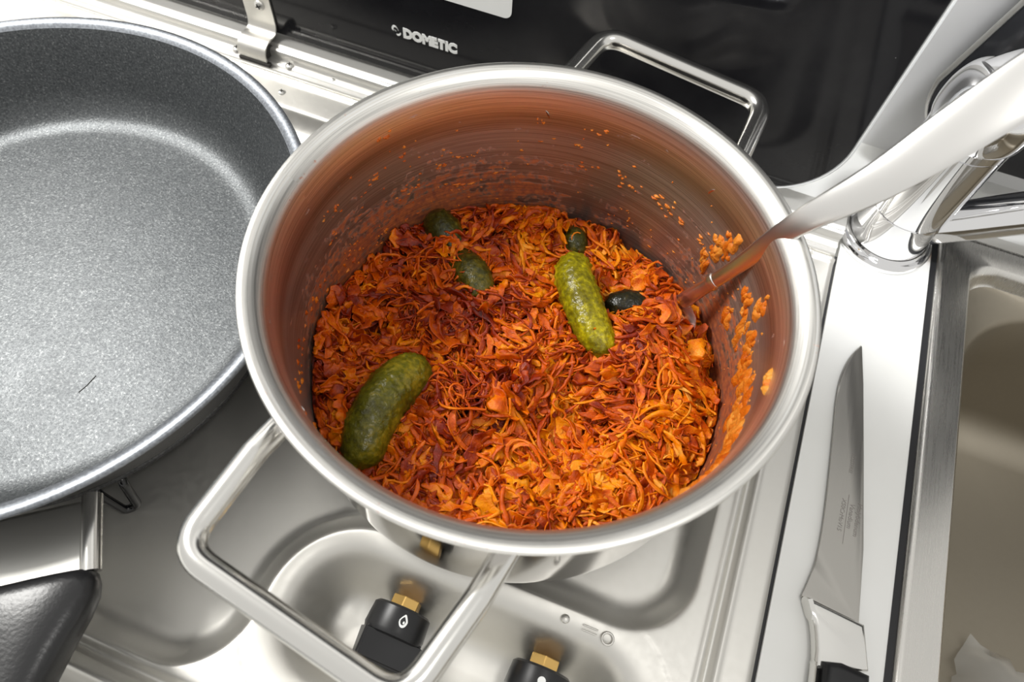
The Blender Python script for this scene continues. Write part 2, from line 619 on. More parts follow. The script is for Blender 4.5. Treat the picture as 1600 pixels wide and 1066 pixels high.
xs = np.concatenate([np.linspace(-0.47, -0.20, 120, endpoint=False), np.linspace(-0.20, 0.1480, 332)])
ys = np.concatenate([np.linspace(-0.208, -0.085, 150, endpoint=False), np.linspace(-0.085, 0.13, 130, endpoint=False), np.linspace(0.13, 0.160, 40)])
GX, GY = np.meshgrid(xs, ys, indexing='ij')
sB = rbox(GX, GY, -0.44, 0.1155, -0.180, 0.133, 0.046)
sI = rbox(GX, GY, -0.0690, 0.5, -0.5, -0.0920, 0.042)


def dish(d, w):
    """pressed well: steep at the rim, easing out to the floor"""
    t = d / w
    t = 0.5 * (t + np.sqrt(t * t + 0.05 ** 2)) - 0.5 * (np.sqrt(0.05 ** 2 + 4.0) - 2.0)
    t = np.clip(t, 0, 1)
    return 1 - (1 - t) ** 2.1


rc_ = 0.034                                     # rounded meeting of the well's outline and the tray island
qa, qb = sB + rc_, -sI + rc_
sd = np.minimum(np.maximum(qa, qb), 0) + np.hypot(np.maximum(qa, 0), np.maximum(qb, 0)) - rc_
Z = -0.0120 * dish(-sd, 0.015)
sT = rbox(GX, GY, -0.0575, 0.1005, -0.160, -0.1040, 0.026)
Z += -0.037 * rampf(-sT / 0.012, 0.45, 0.5) * (sT < 0.02)


def bumpf(t, w):
    return np.exp(-(t / w) ** 2)


Z += 0.0022 * bumpf(GY - 0.1555, 0.0018)
Z += -0.0024 * bumpf(GX - 0.1280, 0.0019) + 0.0009 * bumpf(GX - 0.1243, 0.0013) + 0.0009 * bumpf(GX - 0.1318, 0.0013)
Z += -0.0015 * rampf((GX - 0.1460) / 0.0015, 0.3, 0.3) * (GX > 0.142)
Z += 0.0045 * bumpf(GY + 0.1925, 0.0032) - 0.0035 * bumpf(GY + 0.1850, 0.0028)
Z += -0.004 * rampf((-0.197 - GY) / 0.004, 0.3, 0.3) * (GY < -0.19)
nx, ny = GX.shape
idx = np.arange(nx * ny).reshape(nx, ny)
F = np.stack([idx[:-1, :-1], idx[1:, :-1], idx[1:, 1:], idx[:-1, 1:]], -1).reshape(-1, 4)
V = np.stack([GX, GY, Z], -1).reshape(-1, 3)
npmesh('hob_plate', V, F, M_hob, hob)


def extrude_x(name, prof, x0, x1, m, parent):
    n = len(prof)
    v = [(x0, y, z) for y, z in prof] + [(x1, y, z) for y, z in prof]
    f = [(k, (k + 1) % n, n + (k + 1) % n, n + k) for k in range(n)] + [tuple(range(n)), tuple(range(n, 2 * n))]
    return mesh(name, v, f, m, parent, True, 35)


extrude_x('hinge_rail', [(0.1585, -0.006), (0.1585, 0.0010), (0.1592, 0.0018), (0.1622, 0.0022), (0.1632, 0.0032), (0.1642, 0.0036), (0.1668, 0.0036),
                         (0.1676, 0.0046), (0.1676, 0.0086), (0.1684, 0.0098), (0.1700, 0.0104), (0.1712, 0.0098), (0.1722, 0.0100), (0.1735, 0.0112),
                         (0.1890, 0.0112), (0.1900, 0.0100), (0.1900, -0.006)], -0.47, 0.147, M_rail, hob)
slots = bmesh.new()
for p, r in (((-0.268, 0.1650, 0.0036), 0.0031), ((-0.2275, 0.1650, 0.0036), 0.0031), ((-0.2225, 0.1440, 0.0), 0.0027), ((-0.195, 0.1652, 0.0036), 0.0015)):
    o, b2 = screw('screw', p, (0, 0, 1), r, M_rail, hob, M_dark)
    frombm('screw_slot', b2, M_dark, o, False)
slots.free()

# raised marks beside the tray
bm = bmesh.new()
bmesh.ops.create_uvsphere(bm, u_segments=14, v_segments=8, radius=0.0021, matrix=Matrix.Translation((0.0620, -0.0975, 0)) @ Matrix.Diagonal((1, 1, 0.6, 1)))
frombm('embossed_dot', bm, M_hob, hob)
v, f = [], []
for i in range(28):
    a = 2 * PI * i / 28
    for k in range(8):
        b = 2 * PI * k / 8
        rr = 0.0026 + 0.0006 * math.cos(b)
        v.append((0.0825 + rr * math.cos(a), -0.0985 + rr * math.sin(a), 0.0006 * math.sin(b)))
for i in range(28):
    for k in range(8):
        f.append((i * 8 + k, ((i + 1) % 28) * 8 + k, ((i + 1) % 28) * 8 + (k + 1) % 8, i * 8 + (k + 1) % 8))
mesh('embossed_ring', v, f, M_hob, hob)
for yy in (-0.0968, -0.0990):
    tube('embossed_line', [(0.0705, yy, 0.0001), (0.0775, yy, 0.0001)], 0.0004, M_hob, hob, 8)

# burners (mostly hidden below pot and pan)
for cx, cy in ((0.0, 0.0), (-0.247, -0.0445)):
    b = lathe('burner', [(0, -0.0035), (0.021, -0.0035), (0.023, -0.0045), (0.023, -0.008), (0.0215, -0.0085), (0.0215, -0.0105), (0.030, -0.0115), (0.031, -0.014)], M_black, hob, 40, (cx, cy, 0.0), 40)


def make_knob(x):
    ax = (x, -0.1188, -0.0205)
    T = Matrix.Translation(ax) @ Matrix.Rotation(PI / 2, 4, 'X')      # local +z points to the front (-y)
    prof = [(0, 0.0), (0.0128, 0.0), (0.0142, 0.0012), (0.0149, 0.0110), (0.0142, 0.0132), (0.0120, 0.0138), (0, 0.0138)]
    k = lathe('control_knob', prof, M_black, None, 48, angle=35)
    k.data.transform(T)
    k.parent = hob
    # grip bar with sloping flanks
    bm = bmesh.new()
    w0, w1, L0, L1 = 0.0080, 0.0052, 0.0147, 0.0138
    vv = [bm.verts.new(p) for p in ((-w0, -L0, 0.0122), (w0, -L0, 0.0122), (w0, L0, 0.0122), (-w0, L0, 0.0122),
                                    (-w1, -L1, 0.0265), (w1, -L1, 0.0265), (w1, L1, 0.0265), (-w1, L1, 0.0265))]
    for q in ((0, 1, 2, 3), (4, 5, 6, 7), (0, 1, 5, 4), (1, 2, 6, 5), (2, 3, 7, 6), (3, 0, 4, 7)):
        bm.faces.new([vv[i] for i in q])
    bmesh.ops.bevel(bm, geom=bm.edges[:], offset=0.0012, segments=3, affect='EDGES')
    bmesh.ops.transform(bm, matrix=T @ Matrix.Rotation(math.radians(72), 4, 'Z'), verts=bm.verts)
    frombm('grip_bar', bm, M_black, k, True, 40)
    # brass nut behind
    bm = bmesh.new()
    bmesh.ops.create_cone(bm, cap_ends=True, segments=6, radius1=0.0076, radius2=0.0076, depth=0.0055, matrix=T @ Matrix.Translation((0, 0, -0.0024)) @ Matrix.Rotation(math.radians(4), 4, 'Z'))
    bmesh.ops.bevel(bm, geom=bm.edges[:], offset=0.0004, segments=1, affect='EDGES')
    frombm('brass_nut', bm, M_brass, k, False)
    return k, T


def mark_on_knob(k, T, deg, z, pts, name):
    """flat print wrapped on the knob's skirt; pts are (along circumference, along axis) in metres"""
    v = []
    for u, w in pts:
        r = 0.0142 + 0.0007 * ((z + w) - 0.0012) / 0.0098 + 0.00012
        a = math.radians(deg) + u / r
        v.append(T @ Vector((r * math.cos(a), r * math.sin(a), z + w)))
    return v


k1, T1 = make_knob(-0.0105)
k2, T2 = make_knob(0.0605)
disc = [(0.0019 * math.cos(2 * PI * i / 16), 0.0019 * math.sin(2 * PI * i / 16)) for i in range(16)]
for k, T, deg in ((k1, T1, 170), (k2, T2, 88)):
    mesh('dot_mark', mark_on_knob(k, T, deg, 0.0062, disc, 'd'), [tuple(range(16))], M_white, k, False)


def flame(k, T, deg, s=1.0):
    def drop(sc, dx):
        o = []
        for i in range(20):
            a = 2 * PI * i / 20
            x = 0.0021 * math.sin(a) * (1 - 0.55 * max(0, math.cos(a)))
            y = 0.0030 * math.cos(a)
            o.append(((x * sc + dx) * s, -y * sc * s))
        return o
    A, B = drop(1.0, 0), drop(0.62, 0.0002)
    v = mark_on_knob(k, T, deg, 0.006, A, 'f') + mark_on_knob(k, T, deg, 0.006, B, 'f')
    mesh('flame_mark', v, [(i, (i + 1) % 20, 20 + (i + 1) % 20, 20 + i) for i in range(20)], M_white, k, False)
    B2 = drop(0.24, -0.0003)
    mesh('flame_mark', mark_on_knob(k, T, deg, 0.0066, B2, 'f'), [tuple(range(20))], M_white, k, False)


flame(k1, T1, 74)
under(hob)

# ------------------------------------------------------------------ pan supports
def wire_support(cx, cy, label, rot, loop):
    e = tag(empty('pan_support', (cx, cy, 0.0)), label, 'pan support', 'wire pan supports on the hob')
    for i in range(4):
        a = rot + i * PI / 2
        d = Vector((math.cos(a), math.sin(a), 0))
        c = Vector((cx, cy, 0))
        tube('wire_arm', fillet([c + d * 0.028 + Vector((0, 0, 0.0125)), c + d * 0.088 + Vector((0, 0, 0.0125)), c + d * 0.094 + Vector((0, 0, -0.0095))], 0.006, 6), 0.0022, M_enamel, e, 10)
    ring = [(cx + 0.058 * math.cos(2 * PI * k / 40), cy + 0.058 * math.sin(2 * PI * k / 40), 0.0085) for k in range(41)]
    tube('wire_ring', ring, 0.0019, M_enamel, e, 10)
    if loop:
        L = Vector(loop)
        o = (L - Vector((cx, cy, 0))).normalized()
        s = Vector((-o.y, o.x, 0))
        top = 0.0125
        pts = fillet([L - o * 0.030 + s * 0.0055 + Vector((0, 0, top)), L + s * 0.0058 + Vector((0, 0, top)), L + o * 0.004 + s * 0.0030 + Vector((0, 0, -0.009)),
                      L + o * 0.004 - s * 0.0030 + Vector((0, 0, -0.009)), L - s * 0.0058 + Vector((0, 0, top)), L - o * 0.030 - s * 0.0055 + Vector((0, 0, top))], 0.004, 6)
        tube('wire_loop', pts, 0.0022, M_enamel, e, 10)
    under(e)
    return e


wire_support(0, 0, 'black wire pan support under the steel pot', 0.4, None)
wire_support(-0.247, -0.0445, 'black wire pan support whose looped end shows below the frying pan', -0.72 + PI / 4 - 0.0, (-0.1545, -0.1235, 0))

# ------------------------------------------------------------------ glass lid
lid = tag(empty('glass_lid', (-0.2, 0.183, 0.012)), 'black glass hob lid standing upright behind the pot, with white logo', 'hob lid')


def lid_outline(x0, x1, z0, z1, rl, rr, n=14):
    o = []
    for k in range(n + 1):
        a = math.radians(-90 + 90 * k / n)
        o.append((x1 - rr + rr * math.cos(a), z0 + rr + rr * math.sin(a)))
    o += [(x1, z1), (x0, z1)]
    for k in range(n + 1):
        a = math.radians(180 + 90 * k / n)
        o.append((x0 + rl + rl * math.cos(a), z0 + rl + rl * math.sin(a)))
    return o


TXZ = Matrix(((1, 0, 0, 0), (0, 0, -1, 0), (0, 1, 0, 0), (0, 0, 0, 1)))     # local (x, y, z) -> (x, -z, y)
prism('glass_pane', lid_outline(-0.462, 0.1262, 0.0135, 0.40, 0.045, 0.047), -0.1850, -0.1800, M_glass, lid, 0.0006, 1, TXZ)
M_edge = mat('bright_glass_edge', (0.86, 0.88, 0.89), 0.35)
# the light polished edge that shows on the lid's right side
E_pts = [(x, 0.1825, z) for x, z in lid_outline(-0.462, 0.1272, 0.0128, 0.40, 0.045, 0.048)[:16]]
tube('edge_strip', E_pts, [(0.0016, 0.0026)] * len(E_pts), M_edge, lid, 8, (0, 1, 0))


def on_lid(x, z):
    return Matrix.Translation((x, 0.1798, z)) @ Matrix(((1, 0, 0, 0), (0, 0, -1, 0), (0, 1, 0, 0), (0, 0, 0, 1)))


text('logo_lettering', 'DOMETIC', 0.0088, M_white, lid, on_lid(-0.1465, 0.0430), 0.0002, 0.0, 0.0006, 0.93)
# logo mark ahead of the word: two opposed swooshes
sw = []
for s_ in (0, 1):
    P = []
    for i in range(9):
        t = i / 8
        P.append((-0.1520 + 0.0022 * math.cos(PI * (0.15 + 0.9 * t)) + s_ * 0.0016, 0.0464 + 0.0030 * math.sin(PI * (0.1 + 0.9 * t)) * (1 if s_ == 0 else -0.9)))
    P += [(x + 0.0012 - 0.0008 * k / 8, z - 0.0010) for k, (x, z) in enumerate(P[::-1])]
    prism('logo_mark', P, -0.1800, -0.1796, M_white, lid, 0, 1, TXZ)
prism('white_sticker', rrect(-0.125, 0.1085, 0.0485, 0.0310, 0.0045), -0.1801, -0.1797, M_white, lid, 0, 1, TXZ)
# hinge strap: runs up the glass, curls over a pin at the rail
hx0, hx1 = -0.2625, -0.2415
strap = smoothprof([(0.1797, 0.12), (0.1797, 0.060), (0.1797, 0.026), (0.1790, 0.019), (0.1770, 0.0155), (0.1738, 0.0145), (0.1700, 0.0150), (0.1660, 0.0148), (0.1625, 0.0125), (0.1608, 0.0090), (0.1610, 0.0050)], 4)
v, f = [], []
n = len(strap)
for side, off in ((0, 0.0), (1, 0.0012)):
    for i, (y, z) in enumerate(strap):
        a, b = strap[max(i - 1, 0)], strap[min(i + 1, n - 1)]
        ty, tz = b[0] - a[0], b[1] - a[1]
        l = math.hypot(ty, tz)
        ny_, nz_ = tz / l, -ty / l
        for x in (hx0, hx1):
            v.append((x, y + ny_ * off, z + nz_ * off))
q = 2 * n
for i in range(n - 1):
    a = 2 * i
    f += [(a, a + 1, a + 3, a + 2), (q + a, q + a + 2, q + a + 3, q + a + 1), (a, a + 2, q + a + 2, q + a), (a + 1, q + a + 1, q + a + 3, a + 3)]
f += [(0, q, q + 1, 1), (q - 2, q - 1, 2 * q - 1, 2 * q - 2)]
hg = mesh('hinge_strap', v, f, M_hob, lid, True, 40)
o, b2 = screw('screw', (-0.2500, 0.1786, 0.0335), (0, -1, 0), 0.0036, M_rail, hg, M_dark)
frombm('screw_slot', b2, M_dark, hg, False)
box('hinge_slot', (-0.2625, 0.1588, 0.0022), (-0.2395, 0.1618, 0.0045), M_dark, lid)
bm = bmesh.new()
bmesh.ops.create_cone(bm, cap_ends=True, segments=20, radius1=0.0042, radius2=0.0042, depth=0.0185, matrix=Matrix.Translation((-0.2520, 0.1672, 0.0088)) @ Matrix.Rotation(PI / 2, 4, 'Y'))
frombm('hinge_pin', bm, M_dark, lid, True, 40)
under(lid)

# ------------------------------------------------------------------ cooking pot
pot = tag(empty('cooking_pot', (0, 0, 0.0148)), 'wide brushed stainless steel cooking pot with two wire handles, full of stew', 'pot')
outer = smoothprof([(0.0, 0.0150), (0.090, 0.0150), (0.0965, 0.0158), (0.1000, 0.0180), (0.1016, 0.0215), (0.1018, 0.040), (0.1018, 0.085), (0.1020, 0.1010), (0.1027, 0.1075), (0.1047, 0.1128), (0.1075, 0.1160), (0.1096, 0.1180)], 4)
lip = smoothprof([(0.1096, 0.1180), (0.1103, 0.1190), (0.1098, 0.1200), (0.1082, 0.1202)], 3)
flare = smoothprof([(0.1082, 0.1202), (0.1058, 0.1194), (0.1032, 0.1176), (0.1013, 0.1145), (0.1003, 0.1095), (0.0999, 0.1035)], 4)
inner = smoothprof([(0.0999, 0.1035), (0.0997, 0.060), (0.0996, 0.030), (0.0980, 0.0225), (0.093, 0.0192), (0.080, 0.0185), (0.0, 0.0185)], 4)
lathe('pot_body', outer, M_pot_out, pot, 160)
lathe('pot_rim', lip + flare[1:], M_pot_in, pot, 160)
lathe('pot_interior', inner, M_pot_in, pot, 160)


def pot_handle(sgn):
    a = Vector((-0.17, -0.985, 0)) * sgn
    p = Vector((0.985, -0.17, 0)) * sgn
    pts = [a * 0.0905 - p * 0.0462 + Vector((0, 0, 0.0975)), a * 0.112 - p * 0.0462 + Vector((0, 0, 0.1015)), a * 0.1500 - p * 0.0432 + Vector((0, 0, 0.1050)),
           a * 0.1500 + p * 0.0432 + Vector((0, 0, 0.1050)), a * 0.112 + p * 0.0462 + Vector((0, 0, 0.1015)), a * 0.0905 + p * 0.0462 + Vector((0, 0, 0.0975))]
    tube('handle', fillet(pts, 0.0125, 10), 0.0047, M_polish, pot, 18, (0, 0, 1))


pot_handle(1)
pot_handle(-1)
under(pot)

# ------------------------------------------------------------------ frying pan
PC = (-0.247, -0.0445)
pan = tag(empty('frying_pan', (PC[0], PC[1], 0.0148)), 'large dark grey non-stick frying pan, empty, left of the pot', 'frying pan')
po = smoothprof([(0.0, 0.0150), (0.112, 0.0150), (0.1185, 0.0165), (0.1225, 0.0205), (0.128, 0.0330), (0.1370, 0.0540), (0.1418, 0.0655)], 4)
pl_ = smoothprof([(0.1418, 0.0655), (0.1444, 0.0664), (0.1449, 0.0676), (0.1440, 0.0688), (0.1408, 0.0684), (0.1380, 0.0664)], 3)
pi_ = smoothprof([(0.1380, 0.0664), (0.1352, 0.0600), (0.1278, 0.0415), (0.1225, 0.0300), (0.1165, 0.0232), (0.1090, 0.0200), (0.098, 0.0194), (0.06, 0.0194), (0.0, 0.0194)], 4)
lathe('pan_outside', po, M_coat_out, pan, 128, (PC[0], PC[1], 0))
lathe('pan_rim', pl_, M_panlip, pan, 128, (PC[0], PC[1], 0))
lathe('pan_inside', pi_, M_coat, pan, 128, (PC[0], PC[1], 0))
# scratch on the floor of the pan
tube('scratch', [(-0.1925, -0.0905, 0.01945), (-0.1912, -0.0860, 0.01945), (-0.1905, -0.0800, 0.01945)], 0.00025, M_dark, pan, 6)
# handle: steel saddle with rolled sides, bakelite grip
ax = Vector((0.588, -0.809, 0)).normalized()
pp = Vector((-ax.y, ax.x, 0))
C0 = Vector((PC[0], PC[1], 0))


def hl(t, s, z):
    return C0 + ax * t + pp * s + Vector((0, 0, z))


br = bmesh.new()
rows = []
for t, z in ((0.1290, 0.030), (0.1335, 0.0385), (0.1390, 0.0400), (0.1600, 0.0405), (0.1640, 0.0406)):
    top = [br.verts.new(hl(t, s, z)) for s in (-0.0325, -0.018, 0, 0.018, 0.0325)]
    bot = [br.verts.new(hl(t, s, z - 0.0015)) for s in (-0.0325, -0.018, 0, 0.018, 0.0325)]
    rows.append(top + bot[::-1])
for a, b in zip(rows, rows[1:]):
    for k in range(10):
        br.faces.new((a[k], a[(k + 1) % 10], b[(k + 1) % 10], b[k]))
sad = frombm('handle_saddle', br, M_lip, pan, True, 30)
for s in (0.0325, -0.0325):
    tube('saddle_rod', [hl(0.131, s, 0.0385), hl(0.139, s, 0.0388), hl(0.16, s, 0.0392), hl(0.1632, s, 0.0391)], 0.0041, M_polish, sad, 18, (0, 0, 1))
# grip: lofted rounded sections, wide at the pan and narrowing away
loops = []
for t, hw, zt, zb, e in ((0.1622, 0.028, 0.0440, 0.0340, .5), (0.1625, 0.0325, 0.0462, 0.0320, .7), (0.1640, 0.0348, 0.0478, 0.0300, 1), (0.1680, 0.0356, 0.0486, 0.0290, 1), (0.1730, 0.0350, 0.0492, 0.0280, 1), (0.1800, 0.0318, 0.0497, 0.0275, 1), (0.1890, 0.0262, 0.0500, 0.0272, 1),
                         (0.2000, 0.0200, 0.0505, 0.0275, 1), (0.2150, 0.0160, 0.0510, 0.0280, 1), (0.240, 0.0145, 0.0525, 0.0295, 1), (0.290, 0.0145, 0.0560, 0.0325, 1), (0.345, 0.0165, 0.0600, 0.0365, 1), (0.352, 0.012, 0.0585, 0.0400, 1)):
    L = []
    for k in range(28):
        a = 2 * PI * k / 28
        c, s = math.cos(a), math.sin(a)
        sx_ = math.copysign(abs(c) ** 0.7, c)
        sz_ = math.copysign(abs(s) ** 0.62, s)
        L.append(hl(t, sx_ * hw, (zt + zb) / 2 + sz_ * (zt - zb) / 2))
    loops.append(L)
gp = loft('grip', [l for l in loops], M_grip, pan, True)
under(pan)

# ------------------------------------------------------------------ stew
LUMPS = [(float(a), float(b), float(r), float(h)) for a, b, r, h in zip(rng.uniform(-.09, .09, 70), rng.uniform(-.09, .09, 70), rng.uniform(.005, .014, 70), rng.uniform(-.0125, .0095, 70))]


PITS = [(0.040, 0.052, 0.007, 0.012), (-0.078, 0.060, 0.007, 0.014), (-0.030, 0.040, 0.006, 0.010), (-0.030, -0.040, 0.005, 0.010), (-0.030, -0.072, 0.006, 0.012), (0.022, 0.052, 0.006, 0.010), (-0.085, 0.020, 0.008, 0.010), (0.012, -0.020, 0.004, 0.010), (-0.060, -0.010, 0.006, 0.010)]


def surf(x, y):
    h = 0.0305 + 0.010 * np.clip((-x - 0.02) / 0.08, 0, 1) - 0.004 * np.clip((x - 0.05) / 0.05, 0, 1) + 0.006 * np.clip((-y) / 0.08, 0, 1)
    lump = 0.0
    for a, b, r, hh in LUMPS:
        lump = lump + hh * np.exp(-((x - a) ** 2 + (y - b) ** 2) / (2 * r * r))
    h = h + 0.0095 * np.tanh(lump / 0.0095)
    for a, b, r, hh in PITS:
        h = h - hh * np.exp(-((x - a) ** 2 + (y - b) ** 2) / (2 * r * r))
    rr = np.hypot(x, y)
    h = h - 0.010 * np.clip((rr - 0.090) / 0.012, 0, 1) * (1 - np.clip((-x - 0.045) / 0.03, 0, 1))
    h = h + 0.022 * np.exp(-(((x - 0.059) / 0.016) ** 2 + ((y - 0.040) / 0.022) ** 2) / 2) + 0.009 * np.exp(-(((x + 0.054) / 0.008) ** 2 + ((y - 0.046) / 0.009) ** 2) / 2)
    h = 0.0245 + 0.5 * ((h - 0.0245) + np.sqrt((h - 0.0245) ** 2 + 0.004 ** 2))
    return h


nr, na = 60, 150
rad_ = np.linspace(0, 0.0992, nr)
an_ = np.linspace(0, 2 * PI, na, endpoint=False)
RR, AA = np.meshgrid(rad_, an_, indexing='ij')
BX, BY = RR * np.cos(AA), RR * np.sin(AA)
BZ = surf(BX, BY) - 0.0040 + 0.0012 * np.sin(BX * 900 + 3 * np.sin(BY * 500)) * np.cos(BY * 800 + 2 * np.sin(BX * 600))
ii = np.arange(nr * na).reshape(nr, na)
BF = np.stack([ii[:-1], np.roll(ii, -1, 1)[:-1], np.roll(ii, -1, 1)[1:], ii[1:]], -1).reshape(-1, 4)
stew = empty('cabbage_stew', (0, 0, 0.019))
tag(stew, 'orange shredded cabbage stew in tomato sauce filling the steel pot', 'stew')
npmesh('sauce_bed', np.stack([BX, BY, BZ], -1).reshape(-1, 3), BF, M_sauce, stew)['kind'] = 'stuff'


def strands(N, seg, lmin, lmax, wmin, wmax, thick, lift, curl, ring=4, clump=0.5, per=9, spread=0.006):
    """bundles of shreds: each bundle shares a place, a heading and a height"""
    nc = max(1, N // per)
    N = nc * per
    rc = 0.097 * np.sqrt(rng.uniform(0, 1, nc))
    ac = rng.uniform(0, 2 * PI, nc)
    xc, yc = np.repeat(rc * np.cos(ac), per), np.repeat(rc * np.sin(ac), per)
    x0, y0 = xc + rng.normal(0, spread, N), yc + rng.normal(0, spread, N)
    th = np.repeat(rng.uniform(0, 2 * PI, nc), per) + rng.normal(0, clump, N)
    cl = np.repeat(rng.uniform(-0.0040, lift, nc), per)
    L = rng.uniform(lmin, lmax, N)
    t = np.linspace(-0.5, 0.5, seg)[None, :]
    ang = th[:, None] + (np.repeat(rng.normal(0, curl, nc), per) + rng.normal(0, curl * .6, N))[:, None] * t * 2 \
        + rng.normal(0, curl * 0.8, N)[:, None] * np.sin(2 * PI * t + rng.uniform(0, 6, N)[:, None]) * 0.6
    st = (L / (seg - 1))[:, None]
    X = np.cumsum(np.cos(ang), 1) * st
    Y = np.cumsum(np.sin(ang), 1) * st
    X += (x0 - X.mean(1))[:, None]
    Y += (y0 - Y.mean(1))[:, None]
    rr = np.hypot(X, Y)
    k = np.where(rr > 0.0968, 0.0968 / rr, 1.0)
    X, Y = X * k, Y * k
    base = surf(X, Y)
    base = 0.5 * base + 0.5 * base.mean(1, keepdims=True)
    Zc = base + (cl + rng.normal(0, 0.0011, N))[:, None] + rng.uniform(0.0, 0.0020, N)[:, None] * np.sin(2 * PI * t * rng.uniform(0.5, 1.3, N)[:, None] + rng.uniform(0, 6, N)[:, None]) \
        + ((np.repeat(rng.normal(0, 0.16, nc), per) + rng.normal(0, 0.10, N)) * L)[:, None] * t
    P = np.stack([X, Y, Zc], -1)
    T = np.gradient(P, axis=1)
    T /= np.linalg.norm(T, axis=-1, keepdims=True)
    s = np.cross(T, np.array([0, 0, 1.0]))
    s /= np.linalg.norm(s, axis=-1, keepdims=True) + 1e-9
    b = np.cross(s, T)
    roll = (rng.normal(0, 0.6, N)[:, None] + rng.normal(0, 1.3, N)[:, None] * t)[..., None]
    s2 = s * np.cos(roll) + b * np.sin(roll)
    b2 = -s * np.sin(roll) + b * np.cos(roll)
    prof = (0.22 + 0.78 * np.clip(1 - np.abs(2 * t) ** rng.uniform(2.0, 7.0, N)[:, None], 0, 1) ** 0.6)
    w = (rng.uniform(wmin, wmax, N)[:, None] * prof * (1 + 0.30 * np.sin(t * rng.uniform(8, 24, N)[:, None] + rng.uniform(0, 6, N)[:, None])))[..., None]
    th_ = thick * rng.uniform(0.7, 1.3, N)[:, None, None]
    cup = rng.normal(0.35, 0.35, N)[:, None, None]
    rip = (rng.uniform(0, 0.45, N)[:, None] * np.sin(t * rng.uniform(10, 26, N)[:, None] + rng.uniform(0, 6, N)[:, None]))[..., None]
    vs = []
    for q in range(ring):
        an = 2 * PI * q / ring
        c_ = math.cos(an)
        off = s2 * w * c_ + b2 * th_ * math.sin(an)
        if ring >= 6:
            off = off + b2 * w * (cup * (c_ * c_ - 0.5) + rip * c_)
        vs.append(P + off)
    Vv = np.stack(vs, 2)
    # nothing may pass through the pot wall
    rv = np.hypot(Vv[..., 0], Vv[..., 1])
    kk = np.where(rv > 0.0988, 0.0988 / rv, 1.0)
    Vv[..., 0] *= kk
    Vv[..., 1] *= kk
    Vv[..., 2] = np.maximum(Vv[..., 2], 0.021)
    idx = np.arange(N * seg * ring).reshape(N, seg, ring)
    nxt = np.roll(idx, -1, 2)
    Fq = np.stack([idx[:, :-1], nxt[:, :-1], nxt[:, 1:], idx[:, 1:]], -1).reshape(-1, 4)
    return Vv.reshape(-1, 3), Fq


parts = [strands(2500, 14, 0.012, 0.028, 0.0010, 0.0022, 0.00070, 0.0050, 0.70, 8, 0.35, 10, 0.0042),
         strands(1300, 13, 0.010, 0.028, 0.00035, 0.0008, 0.00045, 0.0056, 0.9, 6, 0.45, 9, 0.0045),
         strands(900, 13, 0.010, 0.026, 0.0020, 0.0046, 0.00060, 0.0048, 0.5, 10, 0.5, 5, 0.0048),
         strands(260, 14, 0.020, 0.040, 0.0006, 0.0013, 0.00060, 0.0066, 1.2, 6, 0.6, 3, 0.0070)]
n0 = 0
Vl, Fl = [], []
for a_, b_ in parts:
    Vl.append(a_)
    Fl.append(b_ + n0)
    n0 += len(a_)
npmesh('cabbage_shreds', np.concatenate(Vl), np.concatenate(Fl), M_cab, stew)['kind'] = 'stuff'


# sauce and shreds stuck on the pot wall: (angle, height, along, up) in degrees and metres
SPOTS = [(151.8, .105, 9, 4), (147, .0868, 6, 4), (125.8, .0735, 7, 4), (155.6, .0837, 9, 4), (128.7, .0533, 12, 3), (147.2, .0619, 8, 3), (135.5, .0704, 5, 3), (153.6, .042, 9, 4), (168, .0475, 6, 5),
         (172.5, .0857, 4, 4), (90.9, .0949, 6, 4), (91.5, .0711, 6, 3), (107, .0946, 3, 3), (95.5, .0843, 4, 3), (80.5, .0725, 7, 5), (78.5, .069, 6, 3), (74.8, .0456, 4, 5), (77, .050, 4, 2), (69, .0724, 9, 4),
         (60.5, .0681, 8, 4), (64, .071, 7, 3), (51.5, .0702, 6, 4), (48, .0641, 3, 8), (42, .085, 6, 8), (44.5, .0726, 7, 8), (26.3, .0763, 5, 7), (20.2, .0901, 5, 7), (17, .0708, 6, 9), (22, .066, 5, 10), (9.5, .0635, 8, 9),
         (13, .070, 6, 8), (1, .0604, 8, 10), (5, .068, 8, 9), (-3, .0655, 8, 9), (-7, .072, 8, 9), (-11.5, .0721, 8, 10), (-15, .078, 8, 8), (-20, .080, 8, 9), (-24, .087, 7, 8), (-29, .090, 7, 7), (-34, .093, 6, 6), (30, .058, 5, 8), (-2.4, .1012, 5, 3),
         (-139, .0738, 6, 6), (-135, .0487, 8, 8), (-154, .0593, 7, 8), (-163, .0558, 7, 7), (172, .040, 7, 7), (-175, .052, 7, 8), (-146, .060, 7, 9)]
bv, bf = [], []


def blob(ang, z, da, dz, thick):
    """a lumpy patch lying on the pot's inner wall"""
    n0 = len(bv)
    nA, nR = 14, 4
    ph = rng.uniform(0, 6, 3)
    bv.append(((0.0993 - thick) * math.cos(ang), (0.0993 - thick) * math.sin(ang), z))
    for i in range(1, nR + 1):
        q = i / nR
        for k in range(nA):
            a = 2 * PI * k / nA
            w = 1 + 0.33 * math.sin(2 * a + ph[0]) + 0.22 * math.sin(3 * a + ph[1]) + 0.16 * math.sin(5 * a + ph[2])
            th = ang + da * q * w * math.cos(a) / 0.0995
            zz = z + dz * q * w * math.sin(a)
            d = thick * (1 - q ** 2.2) * rng.uniform(0.7, 1.25)
            r = 0.09975 - d if i < nR else 0.1000
            bv.append((r * math.cos(th), r * math.sin(th), zz))
    for k in range(nA):
        bf.append((n0, n0 + 1 + k, n0 + 1 + (k + 1) % nA))
    for i in range(nR - 1):
        for k in range(nA):
            a, b = n0 + 1 + i * nA + k, n0 + 1 + i * nA + (k + 1) % nA
            bf.append((a, a + nA, b + nA))
            bf.append((a, b + nA, b))


